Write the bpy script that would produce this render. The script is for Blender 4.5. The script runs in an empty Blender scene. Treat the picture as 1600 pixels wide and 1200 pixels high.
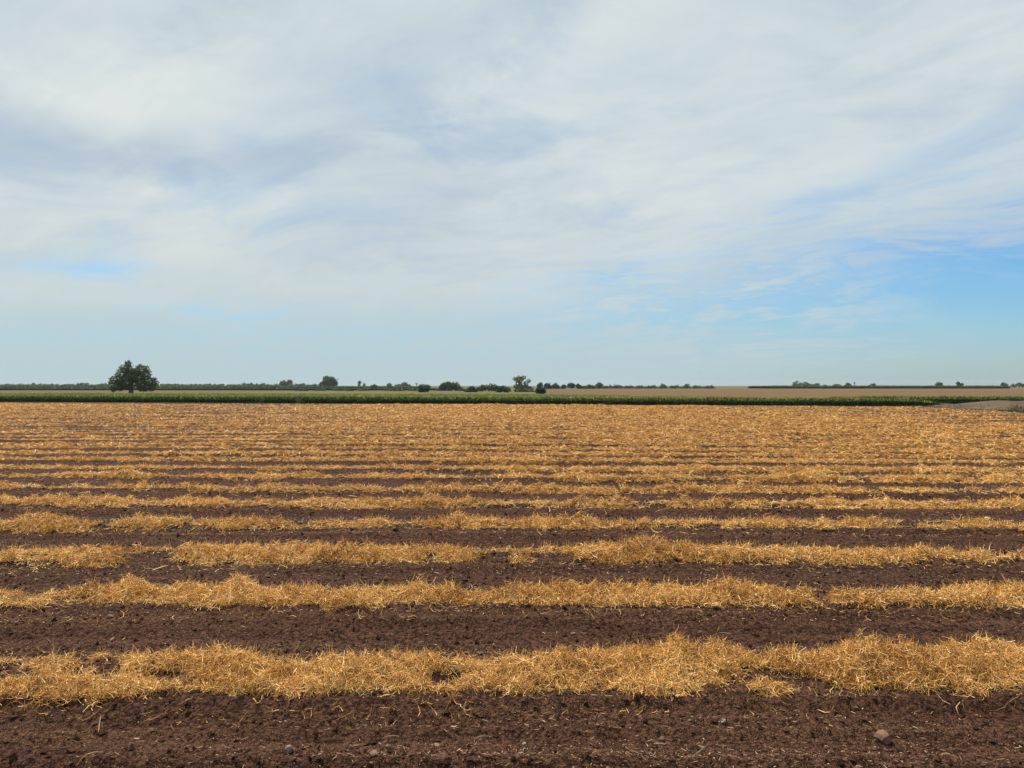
import bpy, math, random
import numpy as np

# ------------------------------------------------------------------ camera, sky, sun, exposure
scene = bpy.context.scene
R = math.radians
CAM_H = 1.8
cam_data = bpy.data.cameras.new('camera')
cam_data.sensor_width = 36.0
cam_data.lens = 26.0
cam_data.clip_start = 0.05
cam_data.clip_end = 20000.0
cam = bpy.data.objects.new('camera', cam_data)
scene.collection.objects.link(cam)
cam.location = (0, 0, CAM_H)
cam.rotation_euler = (R(90.10), 0, 0)
scene.camera = cam

SUN_EL, SUN_AZ = 58.0, -33.0            # azimuth clockwise from +Y (the view direction)

world = bpy.data.worlds.new('World')
scene.world = world
world.use_nodes = True
wt = world.node_tree
for n in list(wt.nodes):
    wt.nodes.remove(n)


class Nodes:
    """small expression helper for shader trees"""
    def __init__(self, tree):
        self.t = tree

    def new(self, kind, **kw):
        n = self.t.nodes.new(kind)
        for k, v in kw.items():
            setattr(n, k, v)
        return n

    def link(self, a, b):
        self.t.links.new(a, b)

    def put(self, sock, v):
        if isinstance(v, bpy.types.NodeSocket):
            self.link(v, sock)
        else:
            sock.default_value = v

    def m(self, op, a, b=0.0, c=None, clamp=False):
        n = self.new('ShaderNodeMath', operation=op)
        n.use_clamp = clamp
        self.put(n.inputs[0], a)
        self.put(n.inputs[1], b)
        if c is not None:
            self.put(n.inputs[2], c)
        return n.outputs[0]

    def xyz(self, x, y, z=0.0):
        n = self.new('ShaderNodeCombineXYZ')
        for s, v in zip(n.inputs, (x, y, z)):
            self.put(s, v)
        return n.outputs[0]

    def noise(self, vec, scale, detail=4.0, rough=0.5, dist=0.0):
        n = self.new('ShaderNodeTexNoise')
        self.put(n.inputs['Vector'], vec)
        n.inputs['Scale'].default_value = scale
        n.inputs['Detail'].default_value = detail
        n.inputs['Roughness'].default_value = rough
        n.inputs['Distortion'].default_value = dist
        return n.outputs[0]

    def step(self, v, a, b, lo=0.0, hi=1.0):
        n = self.new('ShaderNodeMapRange', interpolation_type='SMOOTHSTEP')
        self.put(n.inputs[0], v)
        n.inputs[1].default_value = a
        n.inputs[2].default_value = b
        n.inputs[3].default_value = lo
        n.inputs[4].default_value = hi
        return n.outputs[0]

    def mix(self, f, a, b):
        n = self.new('ShaderNodeMix', data_type='RGBA')
        self.put(n.inputs[0], f)
        for s, v in ((n.inputs[6], a), (n.inputs[7], b)):
            if isinstance(v, bpy.types.NodeSocket):
                self.link(v, s)
            else:
                s.default_value = (*v, 1.0)
        return n.outputs[2]

    def ramp(self, f, stops):
        n = self.new('ShaderNodeValToRGB')
        self.put(n.inputs[0], f)
        e = n.color_ramp.elements
        while len(e) < len(stops):
            e.new(0.5)
        for el, (p, c) in zip(e, stops):
            el.position = p
            el.color = (*c, 1.0)
        return n.outputs[0]


def srgb(r, g, b):
    f = lambda c: c / 12.92 if c <= 0.04045 else ((c + 0.055) / 1.055) ** 2.4
    return (f(r / 255), f(g / 255), f(b / 255))


HORIZON_TINT = [(0.0, (.60, .76, .98)), (0.3, (.52, .85, 1.08)), (0.7, (.46, .88, 1.17)), (1.0, (.50, .90, 1.18))]


def build_sky():
    N = Nodes(wt)
    out = N.new('ShaderNodeOutputWorld')
    sky = N.new('ShaderNodeTexSky', sky_type='NISHITA')
    sky.sun_disc = False
    sky.sun_elevation = R(SUN_EL)
    sky.sun_rotation = R(SUN_AZ)
    sky.altitude = 50
    sky.air_density = 1.0
    sky.dust_density = 0.6
    sky.ozone_density = 1.6
    clear = N.new('ShaderNodeBackground')
    clear.inputs[1].default_value = 0.0922

    tc = N.new('ShaderNodeTexCoord')
    sep = N.new('ShaderNodeSeparateXYZ')
    N.link(tc.outputs['Generated'], sep.inputs[0])
    x, y, z = sep.outputs
    zc = N.m('MAXIMUM', z, 0.012)
    u = N.m('DIVIDE', x, zc)                 # the cloud deck as a flat layer overhead
    v = N.m('DIVIDE', y, zc)
    # moist air near the ground takes the yellow out of the clear horizon
    tint = N.new('ShaderNodeMix', data_type='RGBA', blend_type='MULTIPLY')
    tint.inputs[0].default_value = 1.0
    N.link(sky.outputs[0], tint.inputs[6])
    N.link(N.ramp(N.m('MULTIPLY', z, 4.0), HORIZON_TINT), tint.inputs[7])
    N.link(tint.outputs[2], clear.inputs[0])
    az = N.m('ARCTAN2', x, y)
    el = N.m('ARCSINE', z)
    # slow warp so that nothing keeps a geometric outline
    zs = N.m('ADD', N.m('MAXIMUM', z, 0.0), 0.20)   # a thick, domed deck: less squeezed low down than a thin sheet
    us = N.m('DIVIDE', x, zs)
    vs_ = N.m('DIVIDE', y, zs)
    w1 = N.noise(N.xyz(us, vs_, 3.1), 1.1, 2.0, 0.55)
    w2 = N.noise(N.xyz(us, vs_, 9.7), 1.1, 2.0, 0.55)
    w1 = N.m('SUBTRACT', w1, 0.5)
    w2 = N.m('SUBTRACT', w2, 0.5)
    uu = N.m('MULTIPLY_ADD', w1, 2.2, u)
    vv = N.m('MULTIPLY_ADD', w2, 2.2, v)
    uw = N.m('MULTIPLY_ADD', w1, 0.7, us)
    vw = N.m('MULTIPLY_ADD', w2, 0.7, vs_)
    # streak frame, drawn out along the wind
    ca, sa = math.cos(R(-27)), math.sin(R(-27))
    s_al = N.m('ADD', N.m('MULTIPLY', uw, ca), N.m('MULTIPLY', vw, sa))
    s_ac = N.m('ADD', N.m('MULTIPLY', uw, -sa), N.m('MULTIPLY', vw, ca))
    big = N.noise(N.xyz(N.m('MULTIPLY', s_al, 1.3), N.m('MULTIPLY', s_ac, 1.9), 1.3), 1.0, 4.0, 0.5)
    mid = N.noise(N.xyz(N.m('MULTIPLY', s_al, 3.0), N.m('MULTIPLY', s_ac, 4.6), 5.5), 1.0, 5.0, 0.6)
    fine = N.noise(N.xyz(N.m('MULTIPLY', s_al, 5.0), N.m('MULTIPLY', s_ac, 13.0), 2.2), 1.0, 5.0, 0.65)
    # direction angles with a little warp for the individual cloud banks
    azw = N.m('MULTIPLY_ADD', N.m('SUBTRACT', mid, 0.5), 0.30, az)
    elw = N.m('MULTIPLY_ADD', N.m('SUBTRACT', big, 0.5), 0.10, el)

    def bank(a0, e0, ra, re, tilt=0.0):
        da = N.m('SUBTRACT', azw, R(a0))
        de = N.m('SUBTRACT', elw, R(e0))
        c, s = math.cos(R(tilt)), math.sin(R(tilt))
        p = N.m('ADD', N.m('MULTIPLY', da, c / R(ra)), N.m('MULTIPLY', de, s / R(ra)))
        q = N.m('ADD', N.m('MULTIPLY', da, -s / R(re)), N.m('MULTIPLY', de, c / R(re)))
        d = N.m('ADD', N.m('MULTIPLY', p, p), N.m('MULTIPLY', q, q))
        return N.m('POWER', 2.718, N.m('MULTIPLY', d, -1.0))

    tone = N.m('ADD', N.m('MULTIPLY', N.m('SUBTRACT', big, 0.5), 1.0),
               N.m('MULTIPLY', N.m('SUBTRACT', mid, 0.5), 1.0))
    tone = N.m('ADD', tone, N.m('MULTIPLY', N.m('SUBTRACT', fine, 0.5), 0.46))
    # brighter banks (+) and greyer banks (-): azimuth, elevation, radii, tilt
    for a0, e0, ra, re, ti, w in ((-28, 18.5, 12, 2.6, 3, .34), (-20, 22.5, 9, 2.0, 10, .25), (3, 20.0, 10, 3.0, 12, .32),
                                  (10, 17.5, 9, 3.0, 0, .22), (-22, 13.2, 12, 1.6, 3, .28), (-30, 6.2, 9, 1.3, 0, .36),
                                  (-26, 9.2, 8, 1.5, 4, .34), (5, 24.5, 8, 2.0, 14, .30), (-5, 7.5, 12, 1.8, 4, .16),
                                  (18, 14.0, 8, 2.5, 8, .20), (30, 22.0, 10, 3, 5, .10),
                                  (-24, 16.0, 13, 1.7, 5, -.48), (-12, 18.5, 6, 2.0, 20, -.34), (-26, 23.2, 10, 1.3, 4, -.18),
                                  (-3, 13.5, 7, 2.0, 6, -.20), (-33, 14.5, 6, 1.5, 0, -.26), (9, 22.0, 8, 1.5, 12, -.16),
                                  (-2, 17.6, 6, 0.9, 10, -.28), (25, 18.5, 9, 2.0, 10, -.16)):
        tone = N.m('ADD', tone, N.m('MULTIPLY', bank(a0, e0, ra, re, ti), w))
    tone = N.m('ADD', N.m('MULTIPLY', tone, 0.78), 0.58, clamp=True)
    cloud_col = N.ramp(tone, [(0.0, srgb(172, 189, 207)), (0.35, srgb(187, 202, 214)),
                              (0.6, srgb(201, 214, 220)), (0.85, srgb(214, 224, 226)), (1.0, srgb(222, 229, 228))])
    # warmer, creamier cloud low down, where the light has passed more air
    warm = N.step(el, 0.27, 0.08)
    cloud_col = N.mix(N.m('MULTIPLY', warm, 0.55), cloud_col, srgb(203, 213, 213))
    cloud = N.new('ShaderNodeBackground')
    N.link(cloud_col, cloud.inputs[0])
    cloud.inputs[1].default_value = 0.824

    # where the deck thins: its far edge, nearer on the right-hand side
    edge = N.m('ADD', vv, N.m('MULTIPLY', N.m('MAXIMUM', uu, -1.0), 1.75))
    edge = N.m('MULTIPLY_ADD', N.m('SUBTRACT', fine, 0.5), 9.0, edge)
    edge = N.m('MULTIPLY_ADD', N.m('SUBTRACT', mid, 0.5), 10.0, edge)
    cover = N.step(edge, 6.8, 16.0, 1.0, 0.0)
    # thin streaky remains beyond the edge, fading out to the right
    wisps = N.m('MULTIPLY', N.step(N.m('MULTIPLY_ADD', fine, 0.45, N.m('MULTIPLY', mid, 0.55)), 0.42, 0.60),
                N.step(az, 0.62, 0.28, 0.0, 0.85))
    cover = N.m('MAXIMUM', cover, wisps)
    holes = N.m('ADD', N.m('MULTIPLY', bank(-30, 7.75, 4.6, 0.75, 2), 0.52), N.m('MULTIPLY', bank(9, 8.6, 2.6, 0.9, 10), 0.3))
    holes = N.m('ADD', holes, N.m('MULTIPLY', bank(23, 13, 5, 1.4, 22), 0.30))
    holes = N.m('ADD', holes, N.m('MULTIPLY', bank(33, 16, 6, 1.6, 18), 0.26))
    holes = N.m('ADD', holes, N.m('MULTIPLY', bank(-21, 5.6, 5, 0.6, 3), 0.55))
    holes = N.m('MULTIPLY', holes, N.step(fine, 0.30, 0.60, 0.6, 1.1))
    cover = N.m('SUBTRACT', cover, holes, clamp=True)
    thin = N.step(mid, 0.30, 0.54, 0.90, 1.0)
    cover = N.m('MULTIPLY', cover, thin)
    cover = N.m('MULTIPLY', cover, N.step(z, 0.012, 0.045))
    mx = N.new('ShaderNodeMixShader')
    N.link(cover, mx.inputs[0])
    N.link(clear.outputs[0], mx.inputs[1])
    N.link(cloud.outputs[0], mx.inputs[2])
    # pale moist air low over the fields, clearer towards the right
    murk = N.new('ShaderNodeBackground')
    murk.inputs[0].default_value = (*srgb(184, 204, 211), 1)
    murk.inputs[1].default_value = 0.824
    mx2 = N.new('ShaderNodeMixShader')
    mw = N.m('MULTIPLY', N.step(el, R(10.0), R(0.3)), N.step(az, R(36), R(4), 0.30, 0.92))
    N.link(mw, mx2.inputs[0])
    N.link(mx.outputs[0], mx2.inputs[1])
    N.link(murk.outputs[0], mx2.inputs[2])
    N.link(mx2.outputs[0], out.inputs[0])


build_sky()
world.cycles.sampling_method = 'MANUAL'
world.cycles.sample_map_resolution = 256

sun_data = bpy.data.lights.new('sun', 'SUN')
sun_data.energy = 5.0
sun_data.angle = R(1.2)
sun_data.color = (1.0, 0.93, 0.82)
sun = bpy.data.objects.new('sun', sun_data)
scene.collection.objects.link(sun)
sun.rotation_euler = (R(90 - SUN_EL), 0, R(180 - SUN_AZ))
sun.location = (-20, 40, 60)

vs = scene.view_settings
vs.view_transform = 'Standard'
vs.look = 'None'
vs.exposure = 0.28
vs.gamma = 1.0
vs.use_curve_mapping = False
scene.cycles.max_bounces = 4
scene.cycles.diffuse_bounces = 2
scene.cycles.transparent_max_bounces = 8

# ------------------------------------------------------------------ helpers
rng = np.random.default_rng(11)
random.seed(4)
col = scene.collection
F_PX = 1155.0            # photograph's focal length in its own pixels
HZ = 602.0               # its horizon row


def at(px, D):
    """ground x of a photo column at depth D"""
    return (px - 800.0) / F_PX * D


def zat(py, D):
    """height seen on a photo row at depth D"""
    return CAM_H + (HZ - py) / F_PX * D


def _hash(i, j, seed):
    n = (i * 374761393 + j * 668265263 + seed * 974634777) & 0xFFFFFFFF
    n = ((n ^ (n >> 13)) * 1274126177) & 0xFFFFFFFF
    n = n ^ (n >> 16)
    return (n & 0xFFFF) / 65535.0


def vnoise(x, y, seed=0):
    x = np.asarray(x, float)
    y = np.asarray(y, float)
    xi = np.floor(x).astype(np.int64)
    yi = np.floor(y).astype(np.int64)
    fx = x - xi
    fy = y - yi
    fx = fx * fx * (3 - 2 * fx)
    fy = fy * fy * (3 - 2 * fy)
    a = _hash(xi, yi, seed)
    b = _hash(xi + 1, yi, seed)
    c = _hash(xi, yi + 1, seed)
    d = _hash(xi + 1, yi + 1, seed)
    return (a * (1 - fx) + b * fx) * (1 - fy) + (c * (1 - fx) + d * fx) * fy


def fbm(x, y, seed=0, octv=3):
    s = 0.0
    amp = 0.5
    tot = 0.0
    for o in range(octv):
        s = s + amp * vnoise(np.asarray(x) * 2 ** o + 17.3 * o, np.asarray(y) * 2 ** o + 5.1 * o, seed + o)
        tot += amp
        amp *= 0.5
    return s / tot


class MB:
    """collects numpy chunks of vertices and faces, builds ONE mesh"""
    def __init__(self):
        self.v, self.f, self.r, self.mi, self.n = [], [], [], [], 0

    def add(self, V, F, rnd=0.5, mi=0):
        V = np.asarray(V, np.float32).reshape(-1, 3)
        F = np.asarray(F, np.int64)
        self.v.append(V)
        self.f.append(F + self.n)
        self.r.append(np.broadcast_to(np.asarray(rnd, np.float32), (len(V),)).copy())
        self.mi.append(np.full(len(F), mi, np.int32))
        self.n += len(V)

    def mesh(self, name, mats, smooth=False):
        me = bpy.data.meshes.new(name)
        V = np.concatenate(self.v)
        sizes = np.concatenate([np.full(len(f), f.shape[1], np.int32) for f in self.f])
        loops = np.concatenate([f.reshape(-1) for f in self.f]).astype(np.int32)
        starts = np.concatenate([[0], np.cumsum(sizes)[:-1]]).astype(np.int32)
        me.vertices.add(len(V))
        me.vertices.foreach_set('co', V.reshape(-1))
        me.loops.add(len(loops))
        me.loops.foreach_set('vertex_index', loops)
        me.polygons.add(len(sizes))
        me.polygons.foreach_set('loop_start', starts)
        me.polygons.foreach_set('loop_total', sizes)
        me.polygons.foreach_set('material_index', np.concatenate(self.mi))
        me.polygons.foreach_set('use_smooth', np.full(len(sizes), bool(smooth)))
        at_ = me.attributes.new('rnd', 'FLOAT', 'POINT')
        at_.data.foreach_set('value', np.concatenate(self.r))
        for m_ in (mats if isinstance(mats, (list, tuple)) else [mats]):
            me.materials.append(m_)
        me.update(calc_edges=True)
        return me

    def build(self, name, mats, parent=None, smooth=False):
        o = bpy.data.objects.new(name, self.mesh(name, mats, smooth))
        col.objects.link(o)
        o.parent = parent
        return o


def tag(o, label=None, cat=None, group=None, kind=None):
    for k, v_ in (('label', label), ('category', cat), ('group', group), ('kind', kind)):
        if v_:
            o[k] = v_
    return o


def empty(name, loc):
    o = bpy.data.objects.new(name, None)
    o.empty_display_size = 0.2
    o.location = loc
    col.objects.link(o)
    return o


def grid_faces(nx, ny):
    i = np.arange(nx - 1)[None, :] + np.arange(ny - 1)[:, None] * nx
    i = i.reshape(-1)
    return np.stack([i, i + 1, i + 1 + nx, i + nx], 1)


def unit(a):
    return a / np.maximum(np.linalg.norm(a, axis=-1, keepdims=True), 1e-9)


def ribbons(mb, P, d0, L, W, segs, curl, rnd, mi=0, flat=None, taper=0.35):
    """many bent thin ribbons: start P, heading d0, length L, width W"""
    n = len(P)
    if n == 0:
        return
    axis = unit(rng.normal(size=(n, 3)))
    d = unit(d0)
    pts = [P]
    dirs = [d]
    for s in range(segs):
        pts.append(pts[-1] + d * (L / segs)[:, None])
        d = unit(d + np.cross(axis, d) * curl[:, None])
        dirs.append(d)
    side0 = rng.normal(size=(n, 3)) if flat is None else flat
    vs_ = []
    for k in range(segs + 1):
        sd = unit(np.cross(dirs[k], side0))
        w = W * (1.0 - taper * abs(2 * k / segs - 1) if segs > 1 else 1.0)
        vs_.append(pts[k] - sd * (w / 2)[:, None])
        vs_.append(pts[k] + sd * (w / 2)[:, None])
    V = np.stack(vs_, 1)                       # n, 2(s+1), 3
    m_ = 2 * (segs + 1)
    base = (np.arange(n) * m_)[:, None]
    F = [base + np.array([2 * k, 2 * k + 1, 2 * k + 3, 2 * k + 2]) for k in range(segs)]
    F = np.stack(F, 1).reshape(-1, 4)
    mb.add(V.reshape(-1, 3), F, np.repeat(rnd, m_), mi)


def tube(mb, pts, radii, sides=6, rnd=0.5, mi=0):
    pts = np.asarray(pts, float)
    rings = []
    for k, p in enumerate(pts):
        t = unit((pts[min(k + 1, len(pts) - 1)] - pts[max(k - 1, 0)])[None])[0]
        a = np.cross(t, [0.13, 0.97, 0.2])
        a /= np.linalg.norm(a)
        b = np.cross(t, a)
        ang = np.linspace(0, 2 * np.pi, sides, endpoint=False)
        rings.append(p + radii[k] * (np.cos(ang)[:, None] * a + np.sin(ang)[:, None] * b))
    V = np.concatenate(rings)
    F = []
    for k in range(len(pts) - 1):
        for s in range(sides):
            s2 = (s + 1) % sides
            F.append((k * sides + s, k * sides + s2, (k + 1) * sides + s2, (k + 1) * sides + s))
    mb.add(V, F, rnd, mi)


# ------------------------------------------------------------------ materials
def mat(name, build, rough=0.8, spec=0.25, bump=None, trans=0.0):
    m_ = bpy.data.materials.new(name)
    m_.use_nodes = True
    t = m_.node_tree
    N = Nodes(t)
    bsdf = next(n for n in t.nodes if n.type == 'BSDF_PRINCIPLED')
    bsdf.inputs['Roughness'].default_value = rough
    bsdf.inputs['Specular IOR Level'].default_value = spec
    colour = build(N)
    N.put(bsdf.inputs['Base Color'], colour)
    if trans:                                   # thin dry matter lets some light through
        tr = N.new('ShaderNodeBsdfTranslucent')
        N.put(tr.inputs[0], colour)
        mx = N.new('ShaderNodeMixShader')
        mx.inputs[0].default_value = trans
        N.link(bsdf.outputs[0], mx.inputs[1])
        N.link(tr.outputs[0], mx.inputs[2])
        N.link(mx.outputs[0], next(n for n in t.nodes if n.type == 'OUTPUT_MATERIAL').inputs[0])
    if bump:
        h, strength, dist = bump(N)
        b = N.new('ShaderNodeBump')
        b.inputs['Strength'].default_value = strength
        b.inputs['Distance'].default_value = dist
        N.link(h, b.inputs['Height'])
        N.link(b.outputs[0], bsdf.inputs['Normal'])
    return m_


def rnd_attr(N):
    a = N.new('ShaderNodeAttribute')
    a.attribute_name = 'rnd'
    return a.outputs['Fac']


def world_pos(N):
    return N.new('ShaderNodeNewGeometry').outputs['Position']


def stretch(N, vec, sx, sy, sz=1.0):
    n = N.new('ShaderNodeMapping')
    N.link(vec, n.inputs[0])
    n.inputs['Scale'].default_value = (sx, sy, sz)
    return n.outputs[0]


def soil_colour(N):
    p = world_pos(N)
    a = N.noise(stretch(N, p, 0.35, 4.2), 1.0, 4.0, 0.65)           # damp and crusted strips along the rows
    b = N.noise(p, 34.0, 5.0, 0.78)                                 # crumbs
    c = N.noise(p, 130.0, 2.0, 0.6)                                 # chaff dust
    base = N.ramp(a, [(0.30, (.029, .0085, .0038)), (0.5, (.050, .0162, .0079)), (0.72, (.086, .034, .0185))])
    till = N.noise(stretch(N, p, 0.45, 17.0), 1.0, 3.0, 0.6)        # tine marks drawn along the rows
    base = N.mix(N.step(till, 0.40, 0.62, 0.85, 0.0), base, (.026, .0085, .0045))
    base = N.mix(N.step(b, 0.42, 0.62), N.mix(0.85, base, (.014, .0042, .0022)), N.mix(0.5, base, (.20, .098, .064)))  # pits between crumbs painted dark for the shade in them
    dust = N.noise(stretch(N, p, 0.22, 5.5), 1.0, 4.0, 0.7)
    base = N.mix(N.m('MULTIPLY', N.step(dust, 0.50, 0.66), N.step(c, 0.42, 0.64, 0.0, 0.75)), base, (.155, .080, .042))
    fleck = N.m('MULTIPLY', N.step(c, 0.57, 0.66), N.step(a, 0.35, 0.70, 0.2, 0.9))
    return N.mix(fleck, base, (.27, .16, .088))


M = {}
M['soil'] = mat('soil', soil_colour, 0.95, 0.1,
                lambda N: (N.m('ADD', N.noise(world_pos(N), 45.0, 4.0, 0.65), N.m('MULTIPLY', N.noise(world_pos(N), 14.0, 2.0), 0.9)), 1.0, 0.045))
M['clod'] = mat('clod', lambda N: N.mix(N.step(N.noise(world_pos(N), 60.0, 3.0), 0.35, 0.7),
                                       N.ramp(rnd_attr(N), [(0, (.022, .0075, .004)), (.6, (.058, .0225, .0135)), (.85, (.11, .054, .035)), (1, (.24, .15, .105))]),
                                       (.07, .030, .019)), 0.95, 0.1)
M['straw'] = mat('straw', lambda N: N.ramp(rnd_attr(N), [(0.0, (.13, .055, .016)), (0.2, (.46, .215, .048)),
                                                         (0.55, (.74, .41, .114)), (0.85, (.88, .53, .165)), (1.0, (.92, .66, .29))]), 0.55, 0.3, trans=0.12)
M['straw_bed'] = mat('straw_bed', lambda N: N.ramp(N.noise(stretch(N, world_pos(N), 22, 40, 30), 1.0, 5.0, 0.7),
                                                   [(0.3, (.10, .038, .009)), (0.5, (.32, .15, .036)), (0.7, (.56, .29, .08))]), 0.8, 0.15,
                     lambda N: (N.noise(stretch(N, world_pos(N), 25, 45, 30), 1.0, 4.0, 0.7), 1.0, 0.03))
M['chaff'] = mat('chaff', lambda N: N.ramp(rnd_attr(N), [(0, (.15, .08, .04)), (.5, (.30, .18, .095)), (1, (.62, .46, .30))]), 0.7, 0.2)


def stone_colour(N):
    c = N.noise(world_pos(N), 40.0, 4.0)
    oi = N.new('ShaderNodeObjectInfo')
    t = N.ramp(oi.outputs['Random'], [(0, (.20, .115, .08)), (.5, (.26, .165, .122)), (1, (.40, .29, .22))])
    return N.mix(N.step(c, 0.35, 0.7), N.mix(0.5, t, (.10, .06, .05)), t)


M['stone'] = mat('stone', stone_colour, 0.95, 0.05, lambda N: (N.noise(world_pos(N), 90.0, 4.0), 0.6, 0.006))
M['pebble'] = mat('pebble', lambda N: N.ramp(rnd_attr(N), [(0, (.14, .08, .06)), (.7, (.22, .14, .105)), (1, (.36, .27, .20))]), 0.95, 0.05)


def ground_colour(N):
    p = world_pos(N)
    a = N.noise(stretch(N, p, 0.006, 0.020), 1.0, 3.0, 0.6)
    b = N.noise(stretch(N, p, 0.25, 0.5), 1.0, 4.0, 0.6)
    g = N.ramp(a, [(0.32, (.050, .062, .020)), (0.46, (.075, .080, .028)), (0.58, (.12, .10, .042)), (0.75, (.068, .076, .027))])
    return N.mix(N.step(b, 0.35, 0.7, 0.0, 0.45), g, (.14, .105, .05))


def stubble_colour(N):
    p = world_pos(N)
    a = N.noise(stretch(N, p, 0.012, 0.07), 1.0, 5.0, 0.7)
    b = N.noise(stretch(N, p, 0.5, 0.9), 1.0, 5.0, 0.65)
    g = N.ramp(a, [(0.36, (.078, .056, .019)), (0.46, (.135, .079, .033)), (0.54, (.100, .058, .024)), (0.64, (.175, .106, .050))])
    return N.mix(N.step(b, 0.35, 0.72, 0.0, 0.6), g, (.12, .068, .03))


def bank_colour(N):
    p = world_pos(N)
    a = N.noise(stretch(N, p, 0.5, 0.5, 1.0), 1.0, 4.0, 0.65)
    b = N.noise(p, 6.0, 4.0, 0.7)
    g = N.ramp(a, [(0.3, (.06, .042, .027)), (0.5, (.11, .074, .048)), (0.7, (.16, .110, .074))])
    return N.mix(N.step(b, 0.4, 0.75, 0.0, 0.6), g, (.11, .08, .05))


M['ground'] = mat('ground', ground_colour, 0.95, 0.1)
M['stubble'] = mat('stubble', stubble_colour, 0.95, 0.1)
M['bank'] = mat('bank', bank_colour, 0.95, 0.1, lambda N: (N.noise(world_pos(N), 5.0, 5.0, 0.7), 1.0, 0.12))


def foliage(name, stops, trans=0.25):
    m_ = bpy.data.materials.new(name)
    m_.use_nodes = True
    t = m_.node_tree
    N = Nodes(t)
    for n in list(t.nodes):
        t.nodes.remove(n)
    out = N.new('ShaderNodeOutputMaterial')
    c = N.ramp(rnd_attr(N), stops)
    b = N.new('ShaderNodeBsdfPrincipled')
    N.link(c, b.inputs['Base Color'])
    b.inputs['Roughness'].default_value = 0.6
    b.inputs['Specular IOR Level'].default_value = 0.25
    tr = N.new('ShaderNodeBsdfTranslucent')
    N.link(c, tr.inputs[0])
    mx = N.new('ShaderNodeMixShader')
    mx.inputs[0].default_value = trans
    N.link(b.outputs[0], mx.inputs[1])
    N.link(tr.outputs[0], mx.inputs[2])
    N.link(mx.outputs[0], out.inputs[0])
    return m_


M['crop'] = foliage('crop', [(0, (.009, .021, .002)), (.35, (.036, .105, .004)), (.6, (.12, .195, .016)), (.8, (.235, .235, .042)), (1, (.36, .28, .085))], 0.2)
M['crop_core'] = mat('crop_core', lambda N: N.ramp(N.noise(world_pos(N), 1.7, 4.0, 0.7), [(0.35, (.007, .013, .002)), (0.6, (.02, .032, .005))]), 0.9, 0.1)  # near-black green stands in for the shade inside the crop
M['willow'] = foliage('willow', [(0, (.024, .046, .010)), (.5, (.075, .112, .026)), (1, (.16, .195, .055))])
M['dark_leaf'] = foliage('dark_leaf', [(0, (.018, .040, .018)), (.5, (.040, .072, .030)), (1, (.085, .13, .052))])
M['mid_leaf'] = foliage('mid_leaf', [(0, (.035, .055, .016)), (.5, (.070, .095, .030)), (1, (.14, .155, .055))])
M['grey_leaf'] = foliage('grey_leaf', [(0, (.055, .070, .046)), (.5, (.095, .112, .070)), (1, (.15, .165, .10))])  # grey-green leaf; on far trees the pale grey also paints in haze
M['pale_leaf'] = foliage('pale_leaf', [(0, (.06, .09, .03)), (.5, (.12, .16, .058)), (1, (.21, .24, .10))])
M['olive_leaf'] = foliage('olive_leaf', [(0, (.045, .045, .015)), (.5, (.085, .082, .03)), (1, (.15, .13, .05))])
M['bark'] = mat('bark', lambda N: N.ramp(N.noise(stretch(N, world_pos(N), 6, 6, 1.5), 1.0, 4.0), [(0.3, (.035, .027, .020)), (0.7, (.09, .07, .055))]), 0.95, 0.1)

# ------------------------------------------------------------------ the setting
ROW_GAP = 1.603
FRONT_Y = lambda X: 70.2 - 0.182 * X            # near edge of the green crop strip


def ground_sheet():
    s = 2500.0
    mb = MB()
    mb.add([(-s, -s, -.14), (s, -s, -.14), (s, s, -.14), (-s, s, -.14)], [(0, 1, 2, 3)])
    tag(mb.build('ground', M['ground']), kind='structure')


ground_sheet()


def soil_height(X, Y):
    # tractor and tine marks run along the rows; crumbs over everything
    lines = fbm(X * 0.10, Y * 5.2, 3, 2) - 0.5
    fine_l = fbm(X * 0.16, Y * 15.0, 5, 2) - 0.5
    z = 0.082 * lines + 0.062 * fine_l + 0.022 * (fbm(X * 5.0, Y * 7.0, 7, 2) - 0.5)
    z = z + 0.034 * (fbm(X * 17.0, Y * 20.0, 13, 2) - 0.5)
    ph = ((Y - 4.57) / ROW_GAP) % 1.0                # the gentle bed under every windrow
    z = z + 0.035 * np.cos(2 * np.pi * ph) - 0.012
    return z


def soil_field():
    xs = [0.0]
    while xs[-1] < 76:
        xs.append(xs[-1] + max(0.042, 0.042 + (xs[-1] - 5.0) * 0.022))
    xs = np.array(xs)
    xr = xs[xs < 36.6]
    X1 = np.concatenate([-xs[:0:-1], xr])
    ys = [-6.0, -3.0, -1.0, 0.6, 1.6, 2.4, 2.9]
    while ys[-1] < 82:
        ys.append(ys[-1] + max(0.024, 0.0085 * ys[-1]))
    Y1 = np.array(ys)
    X, Y = np.meshgrid(X1, Y1)
    far = FRONT_Y(X) + 2.0
    Yc = np.where(Y > 40, 40 + (Y - 40) * (far - 40) / (Y1[-1] - 40), Y)
    Z = soil_height(X, Yc) * np.clip(1.6 - Yc / 60, 0.25, 1)
    mb = MB()
    mb.add(np.stack([X, Yc, Z], -1).reshape(-1, 3), grid_faces(len(X1), len(Y1)))
    tag(mb.build('field_soil', M['soil'], smooth=True), kind='structure')


soil_field()


def sheet(name, pts, z, m_):
    mb = MB()
    mb.add([(x_, y_, z) for x_, y_ in pts], [tuple(range(len(pts)))])
    return tag(mb.build(name, m_), kind='structure')


# dry stubble fields beyond the crop
sheet('stubble_field', [(36, 64), (52, 60), (420, 330), (330, 420), (20, 400), (12, 250), (9.2, 186), (6.5, 130)], -0.10, M['stubble'])
sheet('stubble_field', [(-330, 215), (-80, 208), (-76, 262), (-330, 275)], -0.10, M['stubble'])


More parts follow.
